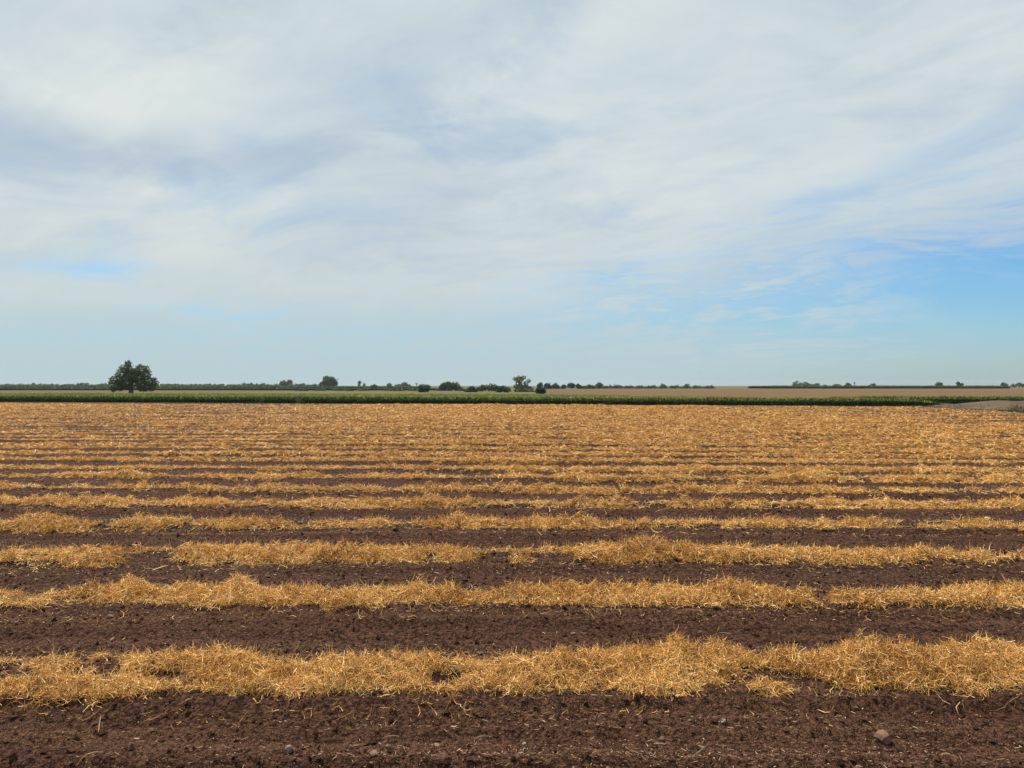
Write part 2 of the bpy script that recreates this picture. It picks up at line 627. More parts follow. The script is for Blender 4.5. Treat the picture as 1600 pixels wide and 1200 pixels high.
def dirt_bank():
    xs = np.arange(32.6, 60.0, 0.28)
    ys = np.arange(30.0, 76.0, 0.35)
    X, Y = np.meshgrid(xs, ys)
    foot = 33.6 + 0.05 * (Y - 48) + 0.5 * (fbm(Y * 0.25, Y * 0 + 3, 41) - 0.5)
    rise = np.clip((X - foot) / 2.6, 0, 1)
    rise = rise * rise * (3 - 2 * rise)
    h = 0.27 + 0.26 * (fbm(X * 0.16, Y * 0.16, 43) - 0.5) * 2 * 0.6
    h = h - 0.34 * np.exp(-((X - 41.5) / 2.2) ** 2)
    Z = -0.22 + (h + 0.22) * rise + 0.10 * (fbm(X * 1.3, Y * 1.3, 47, 3) - 0.5) * rise
    fall = np.clip((Y - 70) / 6, 0, 1)
    Z = Z * (1 - fall) + -0.25 * fall
    side = np.clip((X - 54) / 5.5, 0, 1)
    Z = Z * (1 - side) - 0.25 * side
    mb = MB()
    mb.add(np.stack([X, Y, Z], -1).reshape(-1, 3), grid_faces(len(xs), len(ys)))
    tag(mb.build('dirt_bank', M['bank'], smooth=True), kind='structure')
    return X, Y, Z


bank_X, bank_Y, bank_Z = dirt_bank()

# ------------------------------------------------------------------ straw windrows
# bumps and gaps read off the nearest rows: (x, sigma x, offset across, sigma across, added height)
ROW_MARKS = {
    0: [(1.05, .33, .10, .22, .17), (-.50, .28, .05, .22, .10), (-1.75, .45, .06, .25, .06), (2.35, .42, -.10, .26, .13), (2.95, .3, .1, .2, .06),
        (1.72, .16, -.10, .08, -.2), (-.42, .10, -.04, .07, -.22), (-2.95, .28, -.03, .05, -.12), (-2.1, .12, -.05, .06, -.12), (.3, .3, .0, .2, .04)],
    1: [(-2.28, .28, .10, .2, .19), (-1.4, .4, 0, .25, .05), (.18, .35, .06, .24, .14), (3.95, .35, .05, .22, .13), (1.95, .14, -.08, .08, -.10),
        (-3.55, .13, .0, .10, -.16), (.95, .3, .0, .2, .05), (-.9, .15, -.2, .1, -.12)],
    2: [(-3.75, .22, -.05, .22, -.16), (-3.2, .25, .1, .22, .10), (-2.1, .3, .1, .2, .08), (.48, .20, -.12, .16, -.2), (1.38, .28, .08, .22, .18),
        (2.25, .25, .05, .2, .08), (.15, .2, .15, .15, .05), (-.2, .14, -.18, .10, -.15)],
    3: [(-3.6, .4, 0, .2, .10), (.35, .25, .05, .2, .10), (-1.7, .35, 0, .2, .08), (3.0, .4, 0, .2, .07)],
}


def row_centre(k, x):
    """the windrow's centre line; far rows lie a touch askew to the near ones"""
    skew = np.interp(k, [0, 2, 5, 40], [0.012, 0.006, -0.022, -0.034])
    D = 4.57 + ROW_GAP * k
    return D + skew * x + 0.10 * (fbm(x * 0.35, x * 0 + k * 7.7, 60 + k, 2) - 0.5)


def row_height(k, x, o):
    """straw depth at place x and offset o from the centre line"""
    n = 100 + 9 * k
    w = 0.285 + 0.12 * (fbm(x * 0.8, x * 0 + 1.7 * k, n, 2) - 0.5) * 2
    sh = 0.14 * (fbm(x * 0.9, x * 0 + 3.3 * k, n + 2, 2) - 0.5) * 2
    sh = sh + 0.11 * (fbm(x * 4.5, x * 0 + 9.1 * k, n + 3, 2) - 0.5)
    w = w * (1 + 0.75 * (fbm(x * 5.5, o * 3.0, n + 5, 2) - 0.5))
    q = np.clip(1 - np.abs((o - sh) / w) ** 2.2, 0, 1)
    lump = fbm(x * 1.5, o * 2.0, n + 4, 3)
    small = fbm(x * 6.0, o * 7.0, n + 6, 2)
    amp = (0.050 if k < 2 else 0.042) + 0.19 * np.clip(lump - 0.45, -0.2, 0.5) + 0.11 * (small - 0.5)
    if k > 6:                                        # the rows further back were laid more evenly
        amp = 0.058 + 0.45 * (amp - 0.058)
    amp = np.maximum(amp, 0.026 * np.clip(lump * 4 - 1.0, 0, 1))
    tuft = fbm(x * 13.0, o * 15.0, n + 7, 2)
    h = q ** 0.7 * amp * (0.05 + 1.9 * tuft) * (1.0 if k < 2 else 0.86 if k < 9 else 1.0)
    for (x0, sx, o0, so, a) in ROW_MARKS.get(k, []):
        g = np.exp(-((x - x0) / sx) ** 2 - ((o - o0) / so) ** 2)
        h = h + a * g * (1.0 if a < 0 else 0.42 * np.sqrt(q))
    return np.clip(h, 0, 0.30)


ORD = ('first second third fourth fifth sixth seventh eighth ninth tenth eleventh twelfth thirteenth fourteenth '
       'fifteenth sixteenth seventeenth eighteenth nineteenth twentieth').split()
N_ROWS = 41


def windrow(k):
    D = 4.57 + ROW_GAP * k
    x0 = -(0.70 * D + 2.2)
    x1 = min(0.70 * D + 2.2, 33.2 + 0.05 * max(0, D - 48))
    x0 = max(x0, -60.0)
    # rows are cut short where the skewed crop edge crosses them
    xm = (70.2 - 1.6 - D) / 0.182
    x1 = min(x1, xm)
    if x1 < x0 + 2:
        return
    mb = MB()
    s = D / 4.57
    # the pressed bed of straw
    dx = 0.05 * s ** 0.8
    xs = np.arange(x0, x1, dx)
    osx = np.linspace(-0.62, 0.62, int(max(9, 31 / s ** 0.5)))
    X, O = np.meshgrid(xs, osx)
    Hh = row_height(k, X, O)
    Y = row_centre(k, X) + O
    Z = soil_height(X, Y) - 0.02 + np.where(Hh > np.interp(k, [0, 8], [0.04, 0.02]), Hh * np.interp(k, [0, 8], [0.42, 0.75]), -0.03)
    mb.add(np.stack([X, Y, Z], -1).reshape(-1, 3), grid_faces(len(xs), len(osx)), 0.4, 1)
    # loose stems over it
    n = int(55000 * s ** -0.92 * (x1 - x0) / (1.4 * D + 4.4))
    m_ = int(n * 2.6)
    x = rng.uniform(x0, x1, m_)
    o = rng.uniform(-0.52, 0.52, m_)
    h = row_height(k, x, o)
    fringe = rng.random(m_) < 0.022
    ok = ((h > 0.015) & (rng.random(m_) < 0.45 + h * 6)) | (fringe & (np.abs(o) < 0.6))
    x, o, h, fr = x[ok][:n], o[ok][:n], h[ok][:n], fringe[ok][:n]
    n = len(x)
    y = row_centre(k, x) + o
    zb = soil_height(x, y)
    z = zb + h * (1.0 - 0.55 * rng.random(n) ** 1.5) + 0.004
    L = (0.035 + 0.12 * rng.random(n) ** 1.8) * s ** 0.22
    W = rng.uniform(0.0025, 0.0050, n) * s ** 0.82
    ang = rng.uniform(0, 2 * np.pi, n)
    pitch = rng.normal(0.0, 0.20, n) * s ** -0.3
    up = rng.random(n) < 0.022
    pitch = np.where(up, rng.uniform(0.35, 1.0, n) * s ** -0.35, pitch)
    pitch = np.where(fr & (h < 0.02), np.abs(pitch) * 0.3, pitch)
    # stems follow the slope of the heap
    e = 0.04
    gx = (row_height(k, x + e, o) - row_height(k, x - e, o)) / (2 * e)
    gy = (row_height(k, x, o + e) - row_height(k, x, o - e)) / (2 * e)
    dxy = np.stack([np.cos(ang), np.sin(ang)], 1)
    slope = np.clip(dxy[:, 0] * gx + dxy[:, 1] * gy, -1.0, 1.0)
    d = np.stack([dxy[:, 0], dxy[:, 1], np.tan(np.clip(pitch, -1.2, 1.2)) + slope], 1)
    d = unit(d)
    P = np.stack([x, y, z], 1) - d * (L * 0.5)[:, None]
    P[:, 2] = np.maximum(P[:, 2], zb - 0.01)
    segs = 3 if k < 4 else 2 if k < 9 else 1
    curl = rng.uniform(0.55, 1.7, n) * np.where(rng.random(n) < .5, -1, 1)
    tone = np.clip(rng.normal(0.56, 0.28, n) + 0.6 * (fbm(x * 2.2, o * 3.0, 300 + k, 2) - 0.5), 0.0, 1.0)
    if k > 8:
        tone = tone - 0.07
    odd = rng.random(n)                              # weathered dark stalks and bleached ones among the gold
    tone = np.where(odd < (0.10 if k < 6 else 0.03), rng.uniform(0, .14, n), np.where(odd > 0.93, rng.uniform(.9, 1, n), tone))
    ribbons(mb, P, d, L, W, segs, curl, tone)
    o_ = mb.build('straw_windrow', [M['straw'], M['straw_bed']])
    if k == 0:
        lab = 'windrow of golden cut straw nearest the camera, first in the field'
    elif k < len(ORD):
        lab = '%s windrow of golden cut straw counting back from the camera' % ORD[k]
    else:
        lab = 'far windrow of straw in the merged golden band before the green crop'
    tag(o_, lab, 'windrow', 'straw windrows across the field')


for k in range(N_ROWS):
    windrow(k)


# ------------------------------------------------------------------ loose things on the soil (uncountable)
ICO_V = None


def ico():
    t = (1 + 5 ** 0.5) / 2
    V = np.array([(-1, t, 0), (1, t, 0), (-1, -t, 0), (1, -t, 0), (0, -1, t), (0, 1, t), (0, -1, -t), (0, 1, -t),
                  (t, 0, -1), (t, 0, 1), (-t, 0, -1), (-t, 0, 1)], float)
    V /= np.linalg.norm(V[0])
    F = np.array([(0, 11, 5), (0, 5, 1), (0, 1, 7), (0, 7, 10), (0, 10, 11), (1, 5, 9), (5, 11, 4), (11, 10, 2), (10, 7, 6), (7, 1, 8),
                  (3, 9, 4), (3, 4, 2), (3, 2, 6), (3, 6, 8), (3, 8, 9), (4, 9, 5), (2, 4, 11), (6, 2, 10), (8, 6, 7), (9, 8, 1)])
    return V, F


def scatter_points(n, y0, y1, power=1.0):
    """more per square metre close by"""
    t = rng.random(n)
    y = y0 * (y1 / y0) ** (t ** power)
    x = rng.uniform(-1, 1, n) * (0.72 * y + 1.6)
    return x, y


def octa():
    V = np.array([(1, 0, 0), (-1, 0, 0), (0, 1, 0), (0, -1, 0), (0, 0, 1), (0, 0, -1)], float)
    F = np.array([(0, 2, 4), (2, 1, 4), (1, 3, 4), (3, 0, 4), (2, 0, 5), (1, 2, 5), (3, 1, 5), (0, 3, 5)])
    return V, F


def lumps(name, n, y0, y1, smin, smax, m_, label, cat, sink=0.25, shape=octa):
    V, F = shape()
    nv = len(V)
    x, y = scatter_points(n, y0, y1)
    z = soil_height(x, y)
    size = smin * (smax / smin) ** (rng.random(n) ** 2.4) * (y / 5.0) ** 0.35
    J = V[None] * (rng.uniform(0.55, 1.4, (n, nv, 1)) + rng.normal(0, .22, (n, nv, 3))) * np.stack([rng.uniform(.8, 1.35, n), rng.uniform(.8, 1.3, n), rng.uniform(.55, .95, n)], 1)[:, None]
    a = rng.uniform(0, 6.28, n)
    c, s = np.cos(a)[:, None], np.sin(a)[:, None]
    P = np.stack([J[..., 0] * c - J[..., 1] * s, J[..., 0] * s + J[..., 1] * c, J[..., 2]], -1) * size[:, None, None]
    P += np.stack([x, y, z + size * sink], 1)[:, None]
    Fs = (F[None] + (np.arange(n) * nv)[:, None, None]).reshape(-1, 3)
    mb = MB()
    mb.add(P.reshape(-1, 3), Fs, np.repeat(rng.random(n), nv))
    tag(mb.build(name, m_, smooth=False), label, cat, kind='stuff')


lumps('soil_clods', 27000, 3.0, 14.0, 0.004, 0.021, M['clod'], 'crumbly dark brown clods strewn over the bare soil', 'clods')
lumps('pebbles', 380, 3.0, 13.0, 0.004, 0.012, M['pebble'], 'small pale pebbles scattered between the windrows', 'pebbles', 0.4, ico)


def chaff():
    n = 95000
    x, y = scatter_points(n, 3.0, 24.0)
    ph = ((y - 4.57) / ROW_GAP + 0.5) % 1.0 - 0.5
    patch = fbm(x * 0.3, y * 6.0, 77, 3)
    keep = rng.random(n) < np.clip(0.12 + 2.4 * (patch - 0.46) + 0.7 * np.exp(-(np.abs(ph) / 0.28) ** 2), 0.03, 1)
    x, y = x[keep], y[keep]
    n = len(x)
    z = soil_height(x, y) + 0.006 + rng.random(n) * 0.006
    L = (0.008 + 0.030 * rng.random(n) ** 2.2) * (y / 5) ** 0.4
    W = rng.uniform(0.0018, 0.0042, n) * (y / 5) ** 0.7
    a = rng.normal(0, 0.9, n) + np.where(rng.random(n) < .5, 0, np.pi)
    d = np.stack([np.cos(a), np.sin(a), rng.normal(0.05, 0.18, n)], 1)
    up = np.tile([[0, 0, 1.0]], (n, 1)) + rng.normal(0, .5, (n, 3))
    mb = MB()
    ribbons(mb, np.stack([x, y, z], 1), d, L, W, 1, rng.normal(0, .5, n), rng.random(n) ** 1.7, flat=up)
    # a few longer dropped stems
    n = 420
    x, y = scatter_points(n, 3.0, 12.0)
    z = soil_height(x, y) + 0.008
    a = rng.uniform(0, 6.28, n)
    d = np.stack([np.cos(a), np.sin(a), rng.normal(0.1, 0.15, n)], 1)
    ribbons(mb, np.stack([x, y, z], 1), d, rng.uniform(.05, .14, n), rng.uniform(.003, .005, n), 4, rng.normal(0, .7, n), rng.uniform(.4, 1, n))
    tag(mb.build('loose_chaff', M['chaff']), 'short pale bits of chaff littering the brown soil', 'chaff', kind='stuff')


chaff()


# single stones one can point at: photo column, row, radius in photo pixels
STONES = [
    (1379, 1141, 12.5, 'largest pinkish stone on the bare soil at the lower right', .85),
    (452, 1165, 6.5, 'small pinkish stone at the lower left, below the nearest windrow', .9),
    (52, 1170, 4.0, 'small white pebble in the lower left corner of the field', .8),
    (683, 1143, 5.5, 'flat pale stone below the nearest windrow, left of centre', .55),
    (606, 1156, 4.5, 'small upright pale stone left of the flat pale stone', 1.0),
    (819, 1150, 5.0, 'dull brown stone on the soil at lower centre', .8),
    (1034, 1139, 5.0, 'small whitish stone on the soil right of centre', .8),
    (584, 1178, 6.5, 'dusty flat stone near the bottom edge left of centre', .55),
    (1340, 1191, 5.0, 'white stone at the bottom edge below the largest stone', 1.0),
    (1130, 1119, 5.0, 'greyish stone just below the nearest windrow, right of centre', .8),
    (1291, 1151, 3.6, 'little pale stone left of the largest pinkish stone', .8),
    (135, 903, 4.2, 'white stone between the second and third windrows at left', .7),
    (173, 963, 5.5, 'flat whitish stone just in front of the second windrow at left', .55),
    (556, 809, 4.2, 'pale stone beside the fourth windrow left of centre', .9),
]


def stone(px, py, rp, label, flat):
    D = F_PX * CAM_H / (py - HZ)
    r = rp * D / F_PX
    X = at(px, D)
    V, F = ico()
    # one subdivision for a rounder, irregular stone
    Vl = [tuple(v_) for v_ in V]
    mid = {}
    F2 = []
    for a, b, c in F:
        def mp(i, j):
            k_ = (min(i, j), max(i, j))
            if k_ not in mid:
                p = (np.array(Vl[i]) + np.array(Vl[j]))
                p = p / np.linalg.norm(p)
                mid[k_] = len(Vl)
                Vl.append(tuple(p))
            return mid[k_]
        ab, bc, ca_ = mp(a, b), mp(b, c), mp(c, a)
        F2 += [(a, ab, ca_), (b, bc, ab), (c, ca_, bc), (ab, bc, ca_)]
    P = np.array(Vl)
    P = P + rng.normal(0, .10, P.shape)
    P = np.sign(P) * np.abs(P) ** 0.85 * rng.uniform(0.80, 1.12, (len(P), 1)) * np.array([1.0, 0.85, flat]) * r
    mb = MB()
    mb.add(P, np.array(F2))
    o = mb.build('stone', M['stone'], smooth=False)
    o.location = (X, D, float(soil_height(np.array([X]), np.array([D]))[0]) + r * flat * 0.35)
    o.rotation_euler = (rng.uniform(-.2, .2), rng.uniform(-.2, .2), rng.uniform(0, 6.28))
    tag(o, label, 'stone', 'stones lying on the soil')


for st in STONES:
    stone(*st)


# ------------------------------------------------------------------ green crops
def poly_sample(front, back, x0, x1, n):
    x = rng.uniform(x0, x1, n)
    f = front(x)
    b = back(x)
    return x, f + (b - f) * rng.random(n), f, b


def crop_strip(name, label, x0, x1, front, back, h, n_front, n_top, zb, scale=1.0, end=None):
    """a standing crop: a solid core coloured dark for its inner shade, with single leaf blades over and in front of it"""
    mb = MB()
    xs = np.linspace(x0, x1, int((x1 - x0) / (0.6 * scale)))
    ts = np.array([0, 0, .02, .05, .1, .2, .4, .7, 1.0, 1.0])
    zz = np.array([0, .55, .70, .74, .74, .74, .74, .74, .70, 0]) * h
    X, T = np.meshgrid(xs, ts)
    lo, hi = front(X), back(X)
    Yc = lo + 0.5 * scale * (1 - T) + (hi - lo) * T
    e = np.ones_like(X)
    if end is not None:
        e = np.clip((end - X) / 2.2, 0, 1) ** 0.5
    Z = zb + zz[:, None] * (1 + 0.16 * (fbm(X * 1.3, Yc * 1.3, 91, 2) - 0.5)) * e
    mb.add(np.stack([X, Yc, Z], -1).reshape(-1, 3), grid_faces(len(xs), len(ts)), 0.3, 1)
    for n, front_zone in ((n_front, True), (n_top, False)):
        if front_zone:
            x = rng.uniform(x0, x1, n)
            y = front(x) + rng.random(n) ** 1.4 * 1.6 * scale + rng.normal(0, 0.10, n)
            zr = rng.random(n)
        else:
            x, y, f, b = poly_sample(front, back, x0, x1, n)
            zr = 0.80 + 0.20 * rng.random(n)
        ee = np.ones(n) if end is None else np.clip((end - x) / 2.2, 0, 1) ** 0.5
        hh = h * (0.82 + 0.40 * fbm(x * 0.6, y * 0.6, 93, 3)) * ee
        z = zb + hh * zr * 0.8
        a = rng.uniform(0, 2 * np.pi, n)
        lean = rng.uniform(0.25, 0.9, n) if front_zone else rng.uniform(0.8, 2.4, n)
        d = np.stack([np.cos(a) * lean, np.sin(a) * lean, np.ones(n)], 1)
        L = rng.uniform(0.16, 0.32, n) * scale * (1.0 if front_zone else 0.8)
        W = rng.uniform(0.035, 0.075, n) * scale
        # shade painted into the tone: dark front and foot, sunlit top; ripe heads straw-coloured
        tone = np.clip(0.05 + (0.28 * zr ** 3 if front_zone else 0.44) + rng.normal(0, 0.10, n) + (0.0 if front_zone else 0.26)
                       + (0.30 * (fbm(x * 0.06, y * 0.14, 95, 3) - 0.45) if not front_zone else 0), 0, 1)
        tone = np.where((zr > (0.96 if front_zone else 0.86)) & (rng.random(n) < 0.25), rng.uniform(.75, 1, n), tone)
        ribbons(mb, np.stack([x, y, z], 1), d, L, W, 2 if front_zone and scale == 1.0 else 1, rng.uniform(-.7, .7, n), tone, 0, taper=0.6)
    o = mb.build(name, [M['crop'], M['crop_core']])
    return tag(o, label, 'crop', kind='stuff')


def main_back(X):
    return np.interp(X, [-130, -60, 0, 21, 36.5, 60], [128, 120, 112, 82, 67, 62])


crop_strip('green_crop', 'strip of dark green standing crop along the far side of the straw field', -82.0, 37.0,
           FRONT_Y, main_back, 0.62, 26000, 44000, -0.03, end=37.4)
crop_strip('green_crop', 'shorter strip of green crop behind the bare dirt bank at right', 36.0, 96.0,
           lambda X: 76.0 - 0.10 * (X - 40), lambda X: 84.0 - 0.10 * (X - 40), 0.74, 11000, 9000, -0.12)
crop_strip('maize_field', 'tall dark green maize beyond the stubble on the right horizon', 150.0, 292.0,
           lambda X: 432.0 + 0 * X, lambda X: 470.0 + 0 * X, 1.75, 5000, 5000, -0.14, scale=2.6)
crop_strip('low_crop', 'thin dark green crop line behind the large lone tree', -330.0, -30.0,
           lambda X: 285.0 + 0 * X, lambda X: 300.0 + 0 * X, 0.95, 6000, 4000, -0.14, scale=2.2)
crop_strip('low_crop', 'thin green line across the pale field below the far tree line at left', -560.0, -60.0,
           lambda X: 520.0 + 0 * X, lambda X: 545.0 + 0 * X, 1.2, 5000, 4000, -0.14, scale=3.2)


# ------------------------------------------------------------------ trees and shrubs
def crown_leaves(mb, lobes, n, leaf, shell=0.55):
    """leaf cards through the volume of uneven lobes; lobes: (x, y, z, rx, ry, rz)"""
    vol = np.array([(l[3] * l[5]) for l in lobes])
    idx = rng.choice(len(lobes), n, p=vol / vol.sum())
    Lb = np.array(lobes)[idx]
    u = unit(rng.normal(size=(n, 3)))
    r = (shell + (1 - shell) * rng.random(n)) ** 0.8
    bump = 0.58 + 0.86 * fbm(u[:, 0] * 3.4 + idx * 3.1 + 9 + Lb[:, 0] * 1.7, u[:, 2] * 3.4 + u[:, 1] * 2.0, 21, 2)
    P = Lb[:, :3] + u * Lb[:, 3:6] * (r * bump)[:, None]
    P[:, 2] = np.maximum(P[:, 2], 0.12)
    d = unit(rng.normal(size=(n, 3)) + u * 0.5 + np.array([0, 0, -0.35]))
    L = rng.uniform(0.7, 1.5, n) * leaf
    # clumps differ in tone with their age and kind of leaf
    tone = np.clip(0.5 + rng.normal(0, .17, n) + 0.5 * (fbm(P[:, 0] / (leaf * 5), P[:, 2] / (leaf * 5), 31, 2) - .5), 0, 1)
    ribbons(mb, P, d, L, L * rng.uniform(.35, .65, n), 1, np.zeros(n), tone)


def tree(name, label, X, D, lobes, n, leaf, leaf_mat, trunk=None, cat='tree', group=None, limbs=3, zb=-0.14):
    root = empty(name, (X, D, zb))
    tag(root, label, cat, group)
    mb = MB()
    hmax = max(l[2] for l in lobes)
    wmax = max(abs(l[0]) + l[3] for l in lobes)
    r0 = trunk if trunk else 0.035 * wmax + 0.03
    fork = max(hmax * 0.45, 0.2)
    tube(mb, [(0, 0, -0.1), (0.02, 0, fork * .5), (0, .05, fork)], [r0 * 1.25, r0, r0 * .75], 7)
    pick = sorted(lobes, key=lambda l: -l[3] * l[5])[:max(limbs, 1)]
    for l in pick:
        p0 = np.array([0, 0.03, fork * .8])
        p2 = np.array([l[0], l[1], max(l[2], .15)])
        p1 = (p0 + p2) / 2 + np.array([0, 0, .12 * hmax])
        tube(mb, [p0, p1, p2], [r0 * .55, r0 * .4, r0 * .15], 5)
    mb.build('trunk' if cat == 'tree' else 'stem', M['bark'], root)
    mc = MB()
    crown_leaves(mc, lobes, n, leaf)
    mc.build('crown' if cat == 'tree' else 'foliage', M[leaf_mat], root)
    return root


def px_lobes(base, D, spec, depth=0.8):
    """lobes given in photo pixels about a base point"""
    s = D / F_PX
    base_z = zat(base[1], D)
    out = []
    for (x, y, rx, ry) in spec:
        out.append(((x - base[0]) * s, random.uniform(-.4, .4) * rx * s, zat(y, D) + 0.14,
                    rx * s, rx * s * depth, ry * s))
    return out


# the big lone tree
D0 = 175.0
big = px_lobes((205, 612), D0, [(201, 569, 5, 5.5), (196, 576, 8, 6), (193, 584, 11, 7), (205, 579, 8, 7), (208, 590, 12, 9), (199, 595, 11, 8),
                                (220, 576, 10, 7), (226, 584, 9, 8), (216, 587, 9, 8), (230, 593, 8, 6), (222, 598, 8, 6), (182, 592, 8, 5),
                                (176, 597, 5, 4), (184, 604, 9, 5), (178, 608, 5, 4), (194, 603, 6, 4), (231, 604, 10, 6), (226, 607, 7, 4),
                                (237, 607, 6, 4), (243, 596, 4, 5), (245, 602, 2.2, 4), (240, 592, 3.5, 3), (211, 600, 5, 4), (190, 598, 7, 6), (183, 599, 6, 5), (236, 600, 6, 5), (219, 604, 5, 4), (200, 604, 5, 4), (211, 581, 7, 6), (188, 607, 6, 3.5), (222, 608, 6, 3)], 0.9)
tree('lone_tree', 'large spreading dark tree standing alone above the green crop at left', at(205, D0), D0, big, 8500, .27, 'willow', trunk=.46, limbs=9)

D1 = 640.0
tree('round_tree', 'dense dark dome-shaped tree on the horizon left of centre', at(514, D1), D1,
     px_lobes((514, 605), D1, [(514, 594, 8, 5), (510, 592, 6, 4), (519, 596, 7, 6), (514, 600, 10, 5), (522, 600, 5, 5), (507, 600, 5, 5)]),
     2600, 1.1, 'dark_leaf', trunk=.7)
tree('round_tree', 'small dark tree touching the left side of the dome-shaped tree', at(500, D1), D1 + 8,
     px_lobes((500, 605), D1, [(501, 600, 4, 4), (497, 602, 3, 3), (504, 602, 3, 3)]), 500, .9, 'dark_leaf')
D2 = 850.0
tree('hazy_tree', 'left one of two pale grey trees on the horizon', at(443, D2), D2,
     px_lobes((443, 604), D2, [(443, 598, 4, 3.6), (440, 600, 3, 2.5), (444, 602, 4, 2)]), 700, 1.1, 'grey_leaf', trunk=.5)
tree('hazy_tree', 'right one of two pale grey trees on the horizon', at(452, D2), D2,
     px_lobes((452, 604), D2, [(452, 598, 4, 4), (455, 597, 2, 2.4), (450, 602, 4, 2)]), 700, 1.1, 'grey_leaf', trunk=.5)
tree('slender_tree', 'slender tall tree standing alone right of the dome-shaped tree', at(562, 700), 700,
     px_lobes((562, 605), 700, [(562, 597.5, 2.4, 2.2), (561.5, 602, 1.5, 3)]), 320, .75, 'grey_leaf', trunk=.3, limbs=1)
tree('slender_tree', 'small thin tree just right of the slender tall tree', at(569, 700), 702,
     px_lobes((569, 605), 700, [(568.7, 602, 1.6, 2.4), (568.5, 600, 1, 1.2)]), 200, .7, 'grey_leaf', trunk=.25, limbs=1)
tree('pale_shrub', 'pale olive shrub in the field right of the slender trees', at(585, 330), 330,
     px_lobes((585, 608), 330, [(585, 604, 4.5, 3), (583, 606, 5, 2), (589, 606, 3, 2)]), 350, .5, 'olive_leaf', cat='shrub')
tree('hazy_tree', 'hazy rounded tree on the horizon left of the dark bush', at(609, 760), 760,
     px_lobes((609, 605), 760, [(609, 601.5, 3.4, 2.6), (607, 603, 3, 1.8)]), 300, .9, 'grey_leaf')
tree('hazy_tree', 'broad hazy tree clump at the left of the dark bush', at(631, 720), 720,
     px_lobes((631, 605), 720, [(632, 600.5, 5, 2.8), (625, 602.5, 6, 2), (638, 602.5, 4, 2), (619, 603, 3, 1.8)]), 700, .9, 'grey_leaf')


def palm(label, px, D, ytop, crown_px):
    s = D / F_PX
    root = empty('palm_tree', (at(px, D), D, -0.14))
    tag(root, label, 'palm tree')
    h = zat(ytop, D) + 0.14 - crown_px * s * .5
    mb = MB()
    tube(mb, [(0, 0, 0), (.1, 0, h * .5), (0, 0, h)], [.38, .30, .28], 6)
    mb.build('trunk', M['bark'], root)
    mc = MB()
    n = 46
    a = rng.uniform(0, 6.28, n)
    e = rng.uniform(-.5, 1.2, n)
    d = np.stack([np.cos(a), np.sin(a), np.tan(e) * .8], 1)
    ribbons(mc, np.tile([[0, 0, h]], (n, 1)), d, np.full(n, crown_px * s * .75), np.full(n, crown_px * s * .16), 3,
            np.full(n, -.25), rng.random(n), flat=np.tile([[0, 0, 1.0]], (n, 1)) + rng.normal(0, .2, (n, 3)))
    mc.build('crown', M['dark_leaf'], root)


palm('small palm standing apart left of the dark bush on the horizon', 651, 700, 598.5, 3.6)
palm('tall palm rising above the shrub clump left of the forked tree', 714, 420, 596.5, 5.0)
palm('thin palm on the right horizon beside the small dark trees', 1335, 760, 597.5, 3.0)

tree('dark_bush', 'dark green bush behind the crop left of centre', at(662, 205), 205,
     px_lobes((662, 613), 205, [(660, 605, 6, 4.5), (667, 605, 5, 4), (662, 609, 8, 4), (656, 610, 3, 3)]), 900, .30, 'dark_leaf', cat='shrub')
for (px, spec, lab, mt) in (
        (695, [(694, 603, 5, 5), (691, 606, 5, 5), (698, 600, 3, 3)], 'left tree of the grey-green clump below the tall palm', 'grey_leaf'),
        (702, [(701, 601, 4, 4), (702, 606, 6, 5)], 'middle tree of the grey-green clump below the tall palm', 'grey_leaf'),
        (711, [(708, 602, 4.5, 4.5), (714, 605, 5, 5), (719, 608, 4, 4)], 'right tree of the grey-green clump below the tall palm', 'grey_leaf')):
    tree('grey_tree', lab, at(px, 260), 260, px_lobes((px, 611), 260, spec), 700, .42, mt)
tree('dark_bush', 'low black-green bush right of the grey-green clump', at(737, 210), 210,
     px_lobes((737, 613), 210, [(737, 608, 7, 4.5), (732, 610, 5, 3), (743, 610, 4, 3)]), 800, .30, 'dark_leaf', cat='shrub')
tree('olive_shrub', 'long rounded grey-green shrub between dark bush and forked tree', at(764, 235), 235,
     px_lobes((764, 612), 235, [(757, 606, 8, 4), (768, 605, 8, 4.5), (776, 607, 6, 4), (750, 608, 5, 3)]), 1200, .36, 'mid_leaf', cat='shrub')
tree('dark_bush', 'dark bush at the foot of the forked tree, left side', at(788, 200), 200,
     px_lobes((788, 613), 200, [(786, 607, 5, 4), (792, 609, 6, 3.5), (780, 610, 5, 3)]), 900, .28, 'dark_leaf', cat='shrub')
D3 = 270.0
tree('forked_tree', 'open forked pale green tree near the centre of the horizon', at(813, D3), D3,
     px_lobes((813, 611), D3, [(805, 592, 4, 2.4), (811, 590, 4, 2.6), (818, 590, 3.5, 2.6), (813, 594, 4, 2.6), (808, 596, 3, 2), (826, 595, 3, 3),
                               (822, 599, 3.6, 2.6), (813, 600, 3, 2.4), (808, 604, 6, 4), (820, 605, 7, 4), (828, 607, 5, 3)]),
     1500, .36, 'pale_leaf', trunk=.28, limbs=9)
tree('olive_shrub', 'low olive shrubs at the foot of the forked tree, right side', at(822, 215), 215,
     px_lobes((822, 613), 215, [(812, 610, 9, 3), (826, 611, 8, 2.4), (834, 612, 5, 1.6)]), 700, .28, 'olive_leaf', cat='shrub')
tree('boxy_bush', 'blue-green rounded bush standing in front of the stubble right of the forked tree', at(845, 165), 165,
     px_lobes((845, 614), 165, [(845, 608, 5, 3.4), (841, 610.5, 4, 4), (849, 610.5, 4, 4), (845, 612, 7, 3)]), 1100, .22, 'dark_leaf', cat='shrub')
D4 = 400.0
